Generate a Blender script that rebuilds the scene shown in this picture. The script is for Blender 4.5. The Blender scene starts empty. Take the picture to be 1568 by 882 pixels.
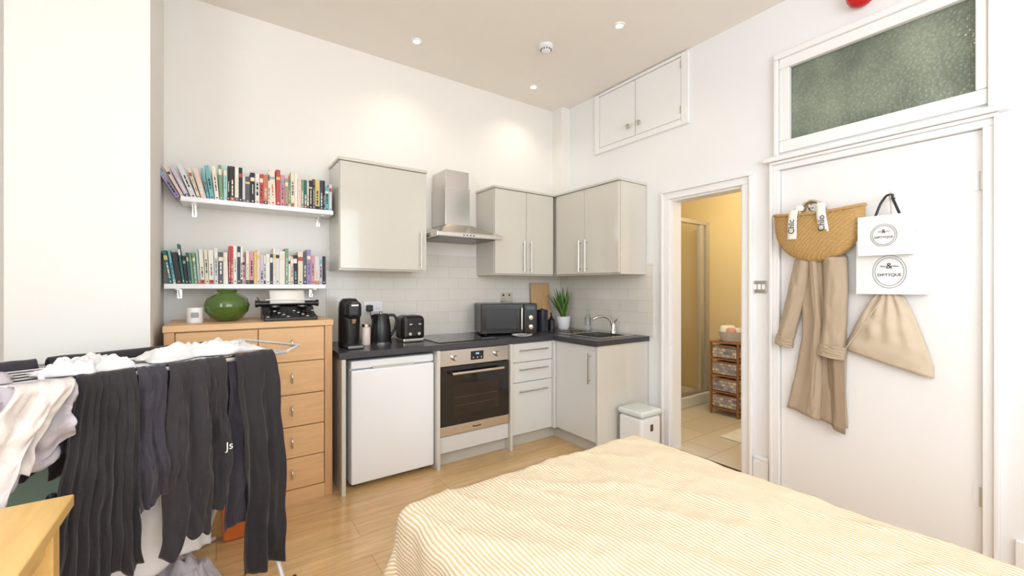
import bpy, bmesh, math, random
from mathutils import Vector, Matrix, noise
random.seed(7)
S = bpy.context.scene
try:
    S.view_settings.view_transform = 'Standard'
    S.view_settings.look = 'None'
except Exception: pass

# ------------------------------------------------------------ materials
def lin(c):
    return tuple(((v/255)/12.92 if v/255 <= .04045 else ((v/255+.055)/1.055)**2.4) for v in c) + (1,)
def newmat(name):
    m = bpy.data.materials.new(name); m.use_nodes = True
    nt = m.node_tree; b = nt.nodes['Principled BSDF']
    return m, nt, b
def mat(name, c, rough=.5, metal=0, bump=0, bscale=50, var=0, vscale=5, emit=0, coat=0, alpha=1, trans=0, sheen=0, ior=None):
    m, nt, b = newmat(name)
    col = lin(c)
    b.inputs['Base Color'].default_value = col
    b.inputs['Roughness'].default_value = rough
    b.inputs['Metallic'].default_value = metal
    if coat: b.inputs['Coat Weight'].default_value = coat
    if trans: b.inputs['Transmission Weight'].default_value = trans
    if sheen: b.inputs['Sheen Weight'].default_value = sheen
    if ior: b.inputs['IOR'].default_value = ior
    if alpha < 1: b.inputs['Alpha'].default_value = alpha
    if emit:
        b.inputs['Emission Color'].default_value = col; b.inputs['Emission Strength'].default_value = emit
    tc = nt.nodes.new('ShaderNodeTexCoord')
    n = nt.nodes.new('ShaderNodeTexNoise'); n.inputs['Scale'].default_value = vscale; n.inputs['Detail'].default_value = 4
    nt.links.new(tc.outputs['Object'], n.inputs['Vector'])
    mx = nt.nodes.new('ShaderNodeMix'); mx.data_type = 'RGBA'
    v = max(var, .02)
    mx.inputs['A'].default_value = tuple(x*(1-v) for x in col[:3])+(1,)
    mx.inputs['B'].default_value = tuple(min(1, x*(1+v)) for x in col[:3])+(1,)
    nt.links.new(n.outputs['Fac'], mx.inputs['Factor']); nt.links.new(mx.outputs['Result'], b.inputs['Base Color'])
    if bump:
        n2 = nt.nodes.new('ShaderNodeTexNoise'); n2.inputs['Scale'].default_value = bscale; n2.inputs['Detail'].default_value = 3
        nt.links.new(tc.outputs['Object'], n2.inputs['Vector'])
        bp = nt.nodes.new('ShaderNodeBump'); bp.inputs['Strength'].default_value = bump; bp.inputs['Distance'].default_value = .01
        nt.links.new(n2.outputs['Fac'], bp.inputs['Height']); nt.links.new(bp.outputs['Normal'], b.inputs['Normal'])
    return m
def brickmat(name, c1, c2, cm, bw, bh, mortar, rough, swap=None, coat=0, offset=.5, grain=0, bump=.3):
    m, nt, b = newmat(name)
    tc = nt.nodes.new('ShaderNodeTexCoord'); sp = nt.nodes.new('ShaderNodeSeparateXYZ'); cb = nt.nodes.new('ShaderNodeCombineXYZ')
    nt.links.new(tc.outputs['Object'], sp.inputs[0])
    ax = swap or 'XY'
    nt.links.new(sp.outputs[ax[0]], cb.inputs['X']); nt.links.new(sp.outputs[ax[1]], cb.inputs['Y'])
    br = nt.nodes.new('ShaderNodeTexBrick'); br.offset = offset
    br.inputs['Color1'].default_value = lin(c1); br.inputs['Color2'].default_value = lin(c2); br.inputs['Mortar'].default_value = lin(cm)
    br.inputs['Scale'].default_value = 1; br.inputs['Mortar Size'].default_value = mortar; br.inputs['Mortar Smooth'].default_value = .1
    br.inputs['Brick Width'].default_value = bw; br.inputs['Row Height'].default_value = bh
    nt.links.new(cb.outputs[0], br.inputs['Vector'])
    out = br.outputs['Color']
    if grain:
        for sc_, sx_, amt in ((2.5, 12, grain), (1.3, 2.5, grain*.45)):
            mp = nt.nodes.new('ShaderNodeMapping'); mp.inputs['Scale'].default_value = (1.2, sx_, 1)
            nt.links.new(cb.outputs[0], mp.inputs['Vector'])
            n = nt.nodes.new('ShaderNodeTexNoise'); n.inputs['Scale'].default_value = sc_; n.inputs['Detail'].default_value = 8; n.inputs['Distortion'].default_value = 1.2
            nt.links.new(mp.outputs[0], n.inputs['Vector'])
            cr = nt.nodes.new('ShaderNodeValToRGB'); cr.color_ramp.elements[0].position = .3; cr.color_ramp.elements[1].position = .7
            cr.color_ramp.elements[0].color = (1-amt, 1-amt*1.1, 1-amt*1.3, 1); cr.color_ramp.elements[1].color = (1, 1, 1, 1)
            nt.links.new(n.outputs['Fac'], cr.inputs['Fac'])
            mx = nt.nodes.new('ShaderNodeMix'); mx.data_type = 'RGBA'; mx.blend_type = 'MULTIPLY'; mx.inputs['Factor'].default_value = 1
            nt.links.new(out, mx.inputs['A']); nt.links.new(cr.outputs['Color'], mx.inputs['B']); out = mx.outputs['Result']
    nt.links.new(out, b.inputs['Base Color'])
    b.inputs['Roughness'].default_value = rough
    if coat: b.inputs['Coat Weight'].default_value = coat
    bp = nt.nodes.new('ShaderNodeBump'); bp.invert = True; bp.inputs['Strength'].default_value = bump; bp.inputs['Distance'].default_value = .004
    nt.links.new(br.outputs['Fac'], bp.inputs['Height']); nt.links.new(bp.outputs['Normal'], b.inputs['Normal'])
    return m
def woodmat(name, c, axis_scale=(1, 12, 12), amt=.25, rough=.4):
    m, nt, b = newmat(name)
    tc = nt.nodes.new('ShaderNodeTexCoord'); mp = nt.nodes.new('ShaderNodeMapping'); mp.inputs['Scale'].default_value = axis_scale
    nt.links.new(tc.outputs['Object'], mp.inputs['Vector'])
    n = nt.nodes.new('ShaderNodeTexNoise'); n.inputs['Scale'].default_value = 4; n.inputs['Detail'].default_value = 8; n.inputs['Distortion'].default_value = .8
    nt.links.new(mp.outputs[0], n.inputs['Vector'])
    cr = nt.nodes.new('ShaderNodeValToRGB'); L = lin(c)
    cr.color_ramp.elements[0].position = .3; cr.color_ramp.elements[1].position = .7
    cr.color_ramp.elements[0].color = (L[0]*(1-amt*.7), L[1]*(1-amt), L[2]*(1-amt*1.2), 1); cr.color_ramp.elements[1].color = L
    nt.links.new(n.outputs['Fac'], cr.inputs['Fac']); nt.links.new(cr.outputs['Color'], b.inputs['Base Color'])
    b.inputs['Roughness'].default_value = rough
    return m

M = {}
M['wall'] = mat('wall_paint', (241, 238, 233), .7, var=.015, vscale=2, bump=.04, bscale=90)
M['wallr'] = mat('wall_paint_cool', (239, 239, 240), .65, var=.015, vscale=2, bump=.04, bscale=90)
M['ceil'] = mat('ceiling_paint', (242, 236, 229), .8, var=.01)
M['trim'] = mat('white_gloss_trim', (242, 241, 241), .35)
M['floor'] = brickmat('laminate_floor', (236, 201, 150), (226, 187, 134), (184, 142, 96), 1.25, .19, .0015, .28, grain=.26, coat=.3)
M['tileb'] = brickmat('splash_tiles_back', (230, 225, 217), (226, 221, 213), (212, 206, 197), .2, .1, .0018, .15, swap='XZ')
M['tiler'] = brickmat('splash_tiles_side', (230, 225, 217), (226, 221, 213), (212, 206, 197), .2, .1, .0018, .15, swap='YZ')
M['cab'] = mat('gloss_cabinet', (213, 209, 199), .14, coat=.4)
M['cabb'] = mat('gloss_base_cabinet', (217, 217, 214), .16, coat=.3)
M['carc'] = mat('cabinet_carcass', (200, 196, 187), .35)
M['work'] = mat('worktop_charcoal', (64, 63, 69), .28, var=.35, vscale=60)
M['steel'] = mat('brushed_steel', (208, 204, 198), .2, 1)
M['chrome'] = mat('chrome', (228, 228, 226), .1, 1)
M['alu'] = mat('satin_aluminium', (205, 202, 196), .35, .6)
M['darksteel'] = mat('dark_steel', (120, 118, 115), .35, 1)
M['blackg'] = mat('black_glass', (10, 10, 12), .06, coat=.3)
M['black'] = mat('black_plastic', (20, 20, 22), .3)
M['white'] = mat('white_enamel', (242, 243, 245), .25)
M['whitep'] = mat('white_paper', (240, 237, 231), .6)
M['oak'] = woodmat('light_oak', (228, 186, 136), (1, 10, 10), .16)
M['oakv'] = woodmat('light_oak_vertical', (212, 168, 122), (10, 10, 1), .16)
M['oaky'] = woodmat('yellow_pine', (234, 196, 124), (8, 1, 8), .14)
M['bathw'] = mat('bathroom_paint', (222, 204, 160), .6)
M['bathf'] = brickmat('bathroom_floor_tiles', (224, 216, 204), (216, 208, 196), (186, 176, 162), .6, .3, .004, .3)
M['batht'] = brickmat('shower_tiles', (218, 203, 170), (212, 197, 164), (192, 176, 146), .6, .3, .004, .2, swap='XZ')
M['glassc'] = mat('shower_glass', (235, 238, 230), .02, trans=1, alpha=.22)
M['brown'] = mat('brown_rattan', (156, 106, 66), .55, var=.3, vscale=80)

def fabric(name, c, var=.12, rough=.85, scale=25):
    return mat(name, c, rough, bump=.25, bscale=scale*12, var=var, vscale=scale, sheen=.15)
M['fblack'] = fabric('black_cloth', (40, 36, 40))
M['fblack2'] = fabric('soft_black_cloth', (46, 41, 46))
M['fnavy'] = fabric('charcoal_navy_cloth', (54, 49, 60))
M['fwhite'] = fabric('white_cloth', (236, 235, 236), .04)
M['fgrey'] = fabric('pale_grey_cloth', (192, 184, 190), .05)
M['fcream'] = fabric('cream_cloth', (220, 212, 208), .05)
M['coat'] = fabric('taupe_trench_cloth', (182, 163, 140), .05)
M['coatd'] = fabric('taupe_trench_lining', (156, 134, 110), .05)
M['sack'] = fabric('beige_dust_bag', (210, 194, 172), .04)
M['green'] = mat('green_glass', (92, 126, 52), .05, trans=.4, coat=.6, ior=1.45)
M['leaf'] = mat('snake_leaf', (60, 110, 48), .4, var=.5, vscale=45)
M['leafe'] = mat('snake_leaf_edge', (190, 195, 90), .4)

# woven straw
m, nt, b = newmat('woven_straw'); M['straw'] = m
tc = nt.nodes.new('ShaderNodeTexCoord'); w = nt.nodes.new('ShaderNodeTexWave'); w.bands_direction = 'Z'; w.inputs['Scale'].default_value = 34; w.inputs['Distortion'].default_value = 2.5; w.inputs['Detail'].default_value = 1; w.inputs['Detail Scale'].default_value = 8
nt.links.new(tc.outputs['Object'], w.inputs['Vector'])
w2 = nt.nodes.new('ShaderNodeTexWave'); w2.bands_direction = 'DIAGONAL'; w2.inputs['Scale'].default_value = 26; w2.inputs['Distortion'].default_value = 4
nt.links.new(tc.outputs['Object'], w2.inputs['Vector'])
mm = nt.nodes.new('ShaderNodeMath'); mm.operation = 'MULTIPLY_ADD'; mm.inputs[2].default_value = .15; nt.links.new(w.outputs['Fac'], mm.inputs[0]); nt.links.new(w2.outputs['Fac'], mm.inputs[1])
cr = nt.nodes.new('ShaderNodeValToRGB'); cr.color_ramp.elements[0].color = lin((172, 132, 78)); cr.color_ramp.elements[1].color = lin((218, 180, 120)); cr.color_ramp.elements[1].position = .7
nt.links.new(mm.outputs[0], cr.inputs['Fac']); nt.links.new(cr.outputs['Color'], b.inputs['Base Color']); b.inputs['Roughness'].default_value = .7
bp = nt.nodes.new('ShaderNodeBump'); bp.inputs['Strength'].default_value = .6; bp.inputs['Distance'].default_value = .01
nt.links.new(mm.outputs[0], bp.inputs['Height']); nt.links.new(bp.outputs['Normal'], b.inputs['Normal'])

# striped seersucker
m, nt, b = newmat('striped_bedspread'); M['stripe'] = m
uv = nt.nodes.new('ShaderNodeUVMap'); sp = nt.nodes.new('ShaderNodeSeparateXYZ'); nt.links.new(uv.outputs[0], sp.inputs[0])
nz = nt.nodes.new('ShaderNodeTexNoise'); nz.inputs['Scale'].default_value = 30; nt.links.new(uv.outputs[0], nz.inputs['Vector'])
ad = nt.nodes.new('ShaderNodeMath'); ad.operation = 'MULTIPLY_ADD'; ad.inputs[1].default_value = .004; nt.links.new(nz.outputs['Fac'], ad.inputs[0]); nt.links.new(sp.outputs['X'], ad.inputs[2])
ml = nt.nodes.new('ShaderNodeMath'); ml.operation = 'MULTIPLY'; ml.inputs[1].default_value = 2*math.pi/.0125; nt.links.new(ad.outputs[0], ml.inputs[0])
sn = nt.nodes.new('ShaderNodeMath'); sn.operation = 'SINE'; nt.links.new(ml.outputs[0], sn.inputs[0])
mr = nt.nodes.new('ShaderNodeMapRange'); mr.inputs['From Min'].default_value = -.8; mr.inputs['From Max'].default_value = .4; nt.links.new(sn.outputs[0], mr.inputs['Value'])
mx = nt.nodes.new('ShaderNodeMix'); mx.data_type = 'RGBA'; mx.inputs['A'].default_value = lin((220, 194, 144)); mx.inputs['B'].default_value = lin((236, 227, 212))
nt.links.new(mr.outputs['Result'], mx.inputs['Factor']); nt.links.new(mx.outputs['Result'], b.inputs['Base Color']); b.inputs['Roughness'].default_value = .9
n3 = nt.nodes.new('ShaderNodeTexNoise'); n3.inputs['Scale'].default_value = 90; nt.links.new(uv.outputs[0], n3.inputs['Vector'])
a2 = nt.nodes.new('ShaderNodeMath'); a2.operation = 'ADD'; nt.links.new(n3.outputs['Fac'], a2.inputs[0]); nt.links.new(mr.outputs['Result'], a2.inputs[1])
bp = nt.nodes.new('ShaderNodeBump'); bp.inputs['Strength'].default_value = .6; bp.inputs['Distance'].default_value = .004
nt.links.new(a2.outputs[0], bp.inputs['Height']); nt.links.new(bp.outputs['Normal'], b.inputs['Normal'])

# obscured transom glass
m, nt, b = newmat('obscured_glass'); M['obs'] = m
tc = nt.nodes.new('ShaderNodeTexCoord'); vz = nt.nodes.new('ShaderNodeTexVoronoi'); vz.inputs['Scale'].default_value = 62; nt.links.new(tc.outputs['Object'], vz.inputs['Vector'])
nz = nt.nodes.new('ShaderNodeTexNoise'); nz.inputs['Scale'].default_value = 2.6; nt.links.new(tc.outputs['Object'], nz.inputs['Vector'])
cr = nt.nodes.new('ShaderNodeValToRGB'); cr.color_ramp.elements[0].position = .35; cr.color_ramp.elements[1].position = .68
cr.color_ramp.elements[0].color = lin((98, 110, 98)); cr.color_ramp.elements[1].color = lin((150, 160, 142))
nt.links.new(nz.outputs['Fac'], cr.inputs['Fac'])
vr = nt.nodes.new('ShaderNodeMapRange'); vr.inputs['From Min'].default_value = 0; vr.inputs['From Max'].default_value = .6; vr.inputs['To Min'].default_value = 1.08; vr.inputs['To Max'].default_value = .82
nt.links.new(vz.outputs['Distance'], vr.inputs['Value'])
mx = nt.nodes.new('ShaderNodeMix'); mx.data_type = 'RGBA'; mx.blend_type = 'MULTIPLY'; mx.inputs['Factor'].default_value = 1
nt.links.new(cr.outputs['Color'], mx.inputs['A']); nt.links.new(vr.outputs['Result'], mx.inputs['B'])
nt.links.new(mx.outputs['Result'], b.inputs['Base Color'])
b.inputs['Roughness'].default_value = .14
bp = nt.nodes.new('ShaderNodeBump'); bp.inputs['Strength'].default_value = .55; bp.inputs['Distance'].default_value = .006
nt.links.new(vz.outputs['Distance'], bp.inputs['Height']); nt.links.new(bp.outputs['Normal'], b.inputs['Normal'])

# ------------------------------------------------------------ mesh helpers
def link(o, parent=None):
    S.collection.objects.link(o)
    if parent: o.parent = parent
    return o
def grp(name):
    e = bpy.data.objects.new(name, None); e.empty_display_size = .05
    return link(e)
def mk(name, verts, faces, mt, parent=None, smooth=False, bevel=0, uvs=None, mis=None, sub=0, solid=0):
    me = bpy.data.meshes.new(name); me.from_pydata([tuple(v) for v in verts], [], faces)
    mts = mt if isinstance(mt, list) else [mt]
    for q in mts: me.materials.append(q)
    if mis:
        for p, i in zip(me.polygons, mis): p.material_index = i
    if uvs:
        l = me.uv_layers.new(name='UVMap')
        for lp in me.loops: l.data[lp.index].uv = uvs[lp.vertex_index]
    bm = bmesh.new(); bm.from_mesh(me); bmesh.ops.recalc_face_normals(bm, faces=bm.faces); bm.to_mesh(me); bm.free()
    if smooth:
        for p in me.polygons: p.use_smooth = True
    o = link(bpy.data.objects.new(name, me), parent)
    if solid:
        md = o.modifiers.new('s', 'SOLIDIFY'); md.thickness = solid; md.offset = 0
    if bevel:
        md = o.modifiers.new('b', 'BEVEL'); md.width = bevel; md.segments = 3; md.limit_method = 'ANGLE'
    if sub:
        md = o.modifiers.new('u', 'SUBSURF'); md.levels = sub; md.render_levels = sub
    return o
BF = [(0, 1, 3, 2), (4, 6, 7, 5), (0, 4, 5, 1), (2, 3, 7, 6), (0, 2, 6, 4), (1, 5, 7, 3)]
def boxv(x, y, z): return [Vector((a, b_, c)) for a in x for b_ in y for c in z]
def box(name, x, y, z, mt, parent=None, bevel=0, rot=None):
    v = boxv(x, y, z)
    if rot:
        c, mtx = rot; c = Vector(c); v = [c + mtx @ (p-c) for p in v]
    return mk(name, v, BF, mt, parent, bevel=bevel)
def lathe(name, prof, c, mt, parent=None, seg=32, axis='Z', smooth=True, mtx=None, caps=True):
    vs = []; fs = []; c = Vector(c)
    for r, h in prof:
        for i in range(seg):
            a = 2*math.pi*i/seg; p = Vector((r*math.cos(a), r*math.sin(a), h))
            if axis == 'X': p = Vector((p.z, p.x, p.y))
            if axis == 'Y': p = Vector((p.x, p.z, p.y))
            if mtx: p = mtx @ p
            vs.append(c+p)
    n = len(prof)
    for j in range(n-1):
        for i in range(seg):
            k = (i+1) % seg; fs.append((j*seg+i, j*seg+k, (j+1)*seg+k, (j+1)*seg+i))
    if caps:
        if prof[0][0] > 1e-5: fs.append(tuple(range(seg)))
        if prof[-1][0] > 1e-5: fs.append(tuple((n-1)*seg+i for i in range(seg)))
    o = mk(name, vs, fs, mt, parent, smooth=smooth)
    if smooth:
        md = o.modifiers.new('e', 'EDGE_SPLIT'); md.split_angle = math.radians(40)
    return o
def cyl(name, c, r, h, mt, parent=None, axis='Z', seg=28):
    return lathe(name, [(0, 0), (r*.96, 0), (r, r*.04), (r, h-r*.04), (r*.96, h), (0, h)], c, mt, parent, seg, axis)
def path(name, pts, r, mt, parent=None, smooth=False, cyclic=False):
    cu = bpy.data.curves.new(name, 'CURVE'); cu.dimensions = '3D'; cu.bevel_depth = r; cu.bevel_resolution = 4; cu.use_fill_caps = True
    if smooth:
        s = cu.splines.new('BEZIER'); s.bezier_points.add(len(pts)-1)
        for q, p in zip(s.bezier_points, pts): q.co = p; q.handle_left_type = q.handle_right_type = 'AUTO'
        s.resolution_u = 10
    else:
        s = cu.splines.new('POLY'); s.points.add(len(pts)-1)
        for q, p in zip(s.points, pts): q.co = (*p, 1)
    s.use_cyclic_u = cyclic
    cu.materials.append(mt)
    o = bpy.data.objects.new(name, cu)
    return link(o, parent)
def grid(name, fn, nu, nv, mt, parent=None, solid=0, smooth=True, uvf=None, sub=0):
    vs = []; uv = []
    for j in range(nv+1):
        for i in range(nu+1):
            vs.append(Vector(fn(i/nu, j/nv)))
            if uvf: uv.append(uvf(i/nu, j/nv))
    fs = [(j*(nu+1)+i, j*(nu+1)+i+1, (j+1)*(nu+1)+i+1, (j+1)*(nu+1)+i) for j in range(nv) for i in range(nu)]
    return mk(name, vs, fs, mt, parent, smooth=smooth, solid=solid, uvs=uv or None, sub=sub)
def prism(name, poly, f, mt, parent=None, bevel=0):
    n = len(poly); vs = [f(p, 0) for p in poly]+[f(p, 1) for p in poly]
    fs = [tuple(range(n)), tuple(range(2*n-1, n-1, -1))]+[(i, (i+1) % n, n+(i+1) % n, n+i) for i in range(n)]
    return mk(name, vs, fs, mt, parent, bevel=bevel)
def text(name, s, loc, size, mtx, mt, parent):
    cu = bpy.data.curves.new(name, 'FONT'); cu.body = s; cu.size = size; cu.align_x = 'CENTER'; cu.align_y = 'CENTER'; cu.extrude = .0005
    cu.materials.append(mt); o = bpy.data.objects.new(name, cu); link(o, parent)
    o.matrix_world = Matrix.Translation(loc) @ mtx.to_4x4(); return o
RW = Matrix(((0, 0, -1), (-1, 0, 0), (0, 1, 0)))
FW = Matrix(((1, 0, 0), (0, 0, -1), (0, 1, 0)))

H = 3.18; XW = 3.03; YB = 3.42
# ------------------------------------------------------------ room shell
box('floor', (-1.8, XW+.03), (-1.8, YB), (-.1, 0), M['floor'])
box('ceiling', (-1.9, XW+.12), (-1.9, YB+.1), (H, H+.1), M['ceil'])
box('wall_back', (-1.9, XW+.12), (YB, YB+.12), (0, H), M['wall'])
box('wall_chimney_breast', (-.75, -.268), (2.75, YB), (0, H), M['wall'])
wl = grp('wall_left')
for n, y, z in (('a', (-1.8, -.9), (0, H)), ('b', (.7, YB), (0, H)), ('c', (-.9, .7), (0, .9)), ('d', (-.9, .7), (2.8, H))):
    box('part_'+n, (-1.92, -1.8), y, z, M['wall'], wl)
wr = grp('wall_rear')
for n, x, z in (('a', (-1.8, -.6), (0, H)), ('b', (2.2, XW+.12), (0, H)), ('c', (-.6, 2.2), (0, .8)), ('d', (-.6, 2.2), (2.8, H))):
    box('part_'+n, x, (-1.92, -1.8), z, M['wall'], wr)
def window(name, a, z, plane, axis):
    g = grp(name)
    def bb(n, aa, zz, t=(0, .06), mt=M['trim']):
        pl = (plane-t[1], plane-t[0])
        if axis == 'Y': box(n, aa, pl, zz, mt, g)
        else: box(n, pl, aa, zz, mt, g)
    w_ = .06
    bb('frame_l', (a[0], a[0]+w_), z); bb('frame_r', (a[1]-w_, a[1]), z)
    bb('frame_t', (a[0]+w_, a[1]-w_), (z[1]-w_, z[1])); bb('frame_b', (a[0]+w_, a[1]-w_), (z[0], z[0]+w_)); mzz = (z[0]+z[1])/2
    bb('rail', (a[0]+w_, a[1]-w_), (mzz-.025, mzz+.025), (.005, .055)); mid = (a[0]+a[1])/2; bb('mullion', (mid-.025, mid+.025), (z[0]+w_, z[1]-w_))
    bb('pane', (a[0]+.02, a[1]-.02), (z[0]+.02, z[1]-.02), (.028, .032), M['glassc'])
window('window_1', (-.6, 2.2), (.8, 2.8), -1.83, 'Y'); window('window_2', (-.9, .7), (.9, 2.8), -1.83, 'X')
wrt = grp('wall_right')
DY = (1.493, 2.07)
for n, y, z in (('a', (-1.8, .362), (0, H)), ('b', (.362, 1.254), (2.08, 2.24)), ('c', (.362, 1.254), (2.76, H)), ('d', (1.254, DY[0]), (0, H)),
                ('e', DY, (2.03, H)), ('f', (DY[1], YB), (0, H))):
    box('part_'+n, (XW, XW+.12), y, z, M['wallr'], wrt)
box('wall_pipe_boxing', (2.92, XW), (3.27, YB), (2.215, H), M['wall'])
box('wall_splashback_back', (.68, XW-.009), (YB-.008, YB), (.9, 1.6), M['tileb'])
box('wall_splashback_right', (XW-.008, XW), (2.233, YB), (.9, 1.52), M['tiler'])
g = grp('baseboard_right'); box('board', (XW-.02, XW), (1.32, 1.42), (0, .14), M['trim'], g, .004); box('cap', (XW-.016, XW), (1.32, 1.42), (.14, .165), M['trim'], g, .006)
box('baseboard_chimney', (-.75, -.25), (2.73, 2.75), (0, .15), M['trim'], bevel=.004)
box('baseboard_right_near', (XW-.02, XW), (-1.8, .26), (0, .15), M['trim'], bevel=.004)
def arch(name, y0, y1, zt, wdt, x0):
    g = grp(name)
    box('jamb_far', (x0-.022, x0), (y1, y1+wdt-.018), (0, zt), M['trim'], g, .004)
    box('jamb_near', (x0-.022, x0), (y0-wdt+.018, y0), (0, zt), M['trim'], g, .004)
    box('head', (x0-.022, x0), (y0-wdt+.018, y1+wdt-.018), (zt, zt+wdt-.018), M['trim'], g, .004)
    box('outer_far', (x0-.036, x0), (y1+wdt-.018, y1+wdt), (0, zt+wdt-.018), M['trim'], g, .004)
    box('outer_near', (x0-.036, x0), (y0-wdt, y0-wdt+.018), (0, zt+wdt-.018), M['trim'], g, .004)
    box('outer_head', (x0-.036, x0), (y0-wdt, y1+wdt), (zt+wdt-.018, zt+wdt), M['trim'], g, .004)
    return g
g = arch('trim_1', DY[0], DY[1], 2.03, .07, XW)
box('lining_far', (XW, XW+.12), (DY[1]-.015, DY[1]), (0, 2.015), M['trim'], g)
box('lining_near', (XW, XW+.12), (DY[0], DY[0]+.015), (0, 2.015), M['trim'], g)
box('lining_top', (XW, XW+.12), DY, (2.015, 2.03), M['trim'], g)
box('threshold', (XW-.01, XW+.03), (DY[0]+.016, DY[1]-.016), (0.001, .009), M['darksteel'], g)
g = grp('door_1')
box('leaf', (XW+.004, XW+.044), (.364, 1.252), (.006, 2.078), M['trim'], g, .003)
for z in (.3, 1.83):
    path('hinge_knuckle', [(XW-.004, .366, z-.045), (XW-.004, .366, z+.045)], .008, M['alu'], g)
    box('hinge_plate', (XW+.001, XW+.006), (.368, .395), (z-.045, z+.045), M['white'], g)
g = arch('trim_2', .362, 1.254, 2.08, .055, XW)
box('crown', (XW-.05, XW), (.27, 1.345), (2.137, 2.168), M['trim'], g, .008)
# transom window
g = grp('window_3')
box('pane', (XW+.02, XW+.028), (.362, 1.254), (2.24, 2.76), M['obs'], g)
box('rail_b', (XW-.02, XW+.018), (.345, 1.255), (2.19, 2.265), M['trim'], g, .006)
box('rail_t', (XW-.02, XW+.018), (.345, 1.255), (2.735, 2.80), M['trim'], g, .006)
box('stile_r', (XW-.02, XW+.018), (.345, .385), (2.266, 2.734), M['trim'], g, .006)
box('stile_l', (XW-.02, XW+.018), (1.195, 1.255), (2.266, 2.734), M['trim'], g, .006)
box('lip_t', (XW-.035, XW), (.315, 1.285), (2.80, 2.84), M['trim'], g, .008)
box('lip_r', (XW-.035, XW), (.315, .344), (2.17, 2.799), M['trim'], g, .008)
box('lip_l', (XW-.035, XW), (1.256, 1.285), (2.17, 2.799), M['trim'], g, .008)
# high cupboard
g = grp('wall_cupboard')
box('frame_l', (XW-.02, XW), (2.84, 2.90), (2.6, 3.17), M['trim'], g, .005)
box('frame_r', (XW-.02, XW), (1.90, 1.965), (2.6, 3.17), M['trim'], g, .005)
box('frame_b', (XW-.02, XW), (1.966, 2.839), (2.6, 2.65), M['trim'], g, .005)
box('frame_t', (XW-.02, XW), (1.966, 2.839), (3.145, 3.17), M['trim'], g, .003)
box('door_l', (XW-.014, XW), (2.42, 2.836), (2.655, 3.14), M['trim'], g, .003)
box('door_r', (XW-.014, XW), (1.969, 2.412), (2.655, 3.14), M['trim'], g, .003)
MX = Matrix(((0, 0, -1), (0, 1, 0), (1, 0, 0)))
for y in (2.48, 2.365):
    lathe('knob', [(0, 0), (.007, 0), (.007, .012), (.022, .02), (.022, .028), (.012, .034), (0, .035)], (XW-.014, y, 2.745), M['steel'], g, 20, mtx=MX)
for z in (2.72, 3.08):
    box('hinge', (XW-.024, XW-.012), (1.962, 1.972), (z-.03, z+.03), M['chrome'], g)
# ceiling fittings
glow = mat('bulb_glow', (255, 226, 170), .4, emit=14)
for x, y in ((1.244, 3.03), (2.35, 2.02), (2.416, 3.096), (1.2, .6), (-.3, 1.6), (2.3, .3)):
    g = grp('ceiling_downlight')
    lathe('bezel', [(.024, 0), (.026, -.006), (.04, -.007), (.043, 0)], (x, y, H), M['trim'], g, caps=False)
    lathe('bulb', [(0, -.003), (.025, -.003), (.025, 0)], (x, y, H), glow, g, caps=False)
    L = bpy.data.lights.new('lamp', 'SPOT'); L.energy = 9; L.spot_size = math.radians(130); L.spot_blend = .9; L.color = (1, .88, .72); L.shadow_soft_size = .03
    o = bpy.data.objects.new('lamp', L); link(o, g); o.location = (x, y, H-.02)
g = grp('smoke_detector')
lathe('base', [(0, 0), (.055, 0), (.055, -.018), (.045, -.026), (.04, -.028), (.036, -.045), (.02, -.052), (0, -.052)], (2.084, 2.515, H), M['white'], g)
for i in range(12):
    a = i*math.pi/6
    box('vent_%d' % i, (2.084+.038*math.cos(a)-.004, 2.084+.038*math.cos(a)+.004), (2.515+.038*math.sin(a)-.004, 2.515+.038*math.sin(a)+.004), (H-.042, H-.03), M['darksteel'], g)
g = grp('fire_alarm_sounder')
red = mat('red_plastic', (196, 18, 18), .25)
lathe('backplate', [(0, 0), (.05, 0), (.05, .02), (0, .02)], (XW, .82, 2.97), M['white'], g, mtx=MX)
lathe('dome', [(.062, .02), (.066, .03), (.066, .06), (.055, .078), (.03, .085), (0, .086)], (XW, .82, 2.97), red, g, mtx=MX)
g = grp('light_switch')
box('plate', (XW-.01, XW), (1.335, 1.428), (1.275, 1.36), M['steel'], g, .003)
for y in (1.355, 1.382, 1.409):
    box('rocker', (XW-.015, XW-.008), (y-.009, y+.009), (1.3, 1.335), M['white'], g, .002)

# ------------------------------------------------------------ bathroom
box('floor_bathroom', (XW+.03, 4.75), (1.0, 3.6), (-.1, 0), M['bathf'])
box('wall_bathroom_far', (4.68, 4.78), (1.0, 3.6), (0, 2.7), M['bathw'])
box('wall_bathroom_shower', (XW+.12, 4.68), (3.5, 3.6), (0, 2.7), M['batht'])
box('wall_bathroom_near', (XW+.12, 4.68), (.9, 1.0), (0, 2.7), M['bathw'])
box('ceiling_bathroom', (XW+.12, 4.78), (.9, 3.6), (2.6, 2.7), M['bathw'])
g = grp('shower_enclosure')
box('tray', (XW+.14, 4.66), (2.66, 3.48), (0, .12), M['white'], g, .01)
box('post_r', (4.50, 4.56), (2.685, 2.735), (.151, 2.029), M['alu'], g, .006)
box('wall_channel', (4.62, 4.675), (2.685, 2.735), (.12, 2.07), M['alu'], g, .004)
box('post_m', (3.85, 3.89), (2.69, 2.73), (.151, 2.029), M['alu'], g, .004)
box('rail_t', (3.17, 4.619), (2.685, 2.735), (2.03, 2.075), M['alu'], g, .004)
box('rail_b', (3.17, 4.619), (2.685, 2.735), (.12, .15), M['alu'], g, .004)
box('glass', (3.17, 4.64), (2.706, 2.712), (.15, 2.03), M['glassc'], g)
path('door_handle', [(3.96, 2.665, 1.0), (3.96, 2.665, 1.35)], .01, M['chrome'], g)
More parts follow.
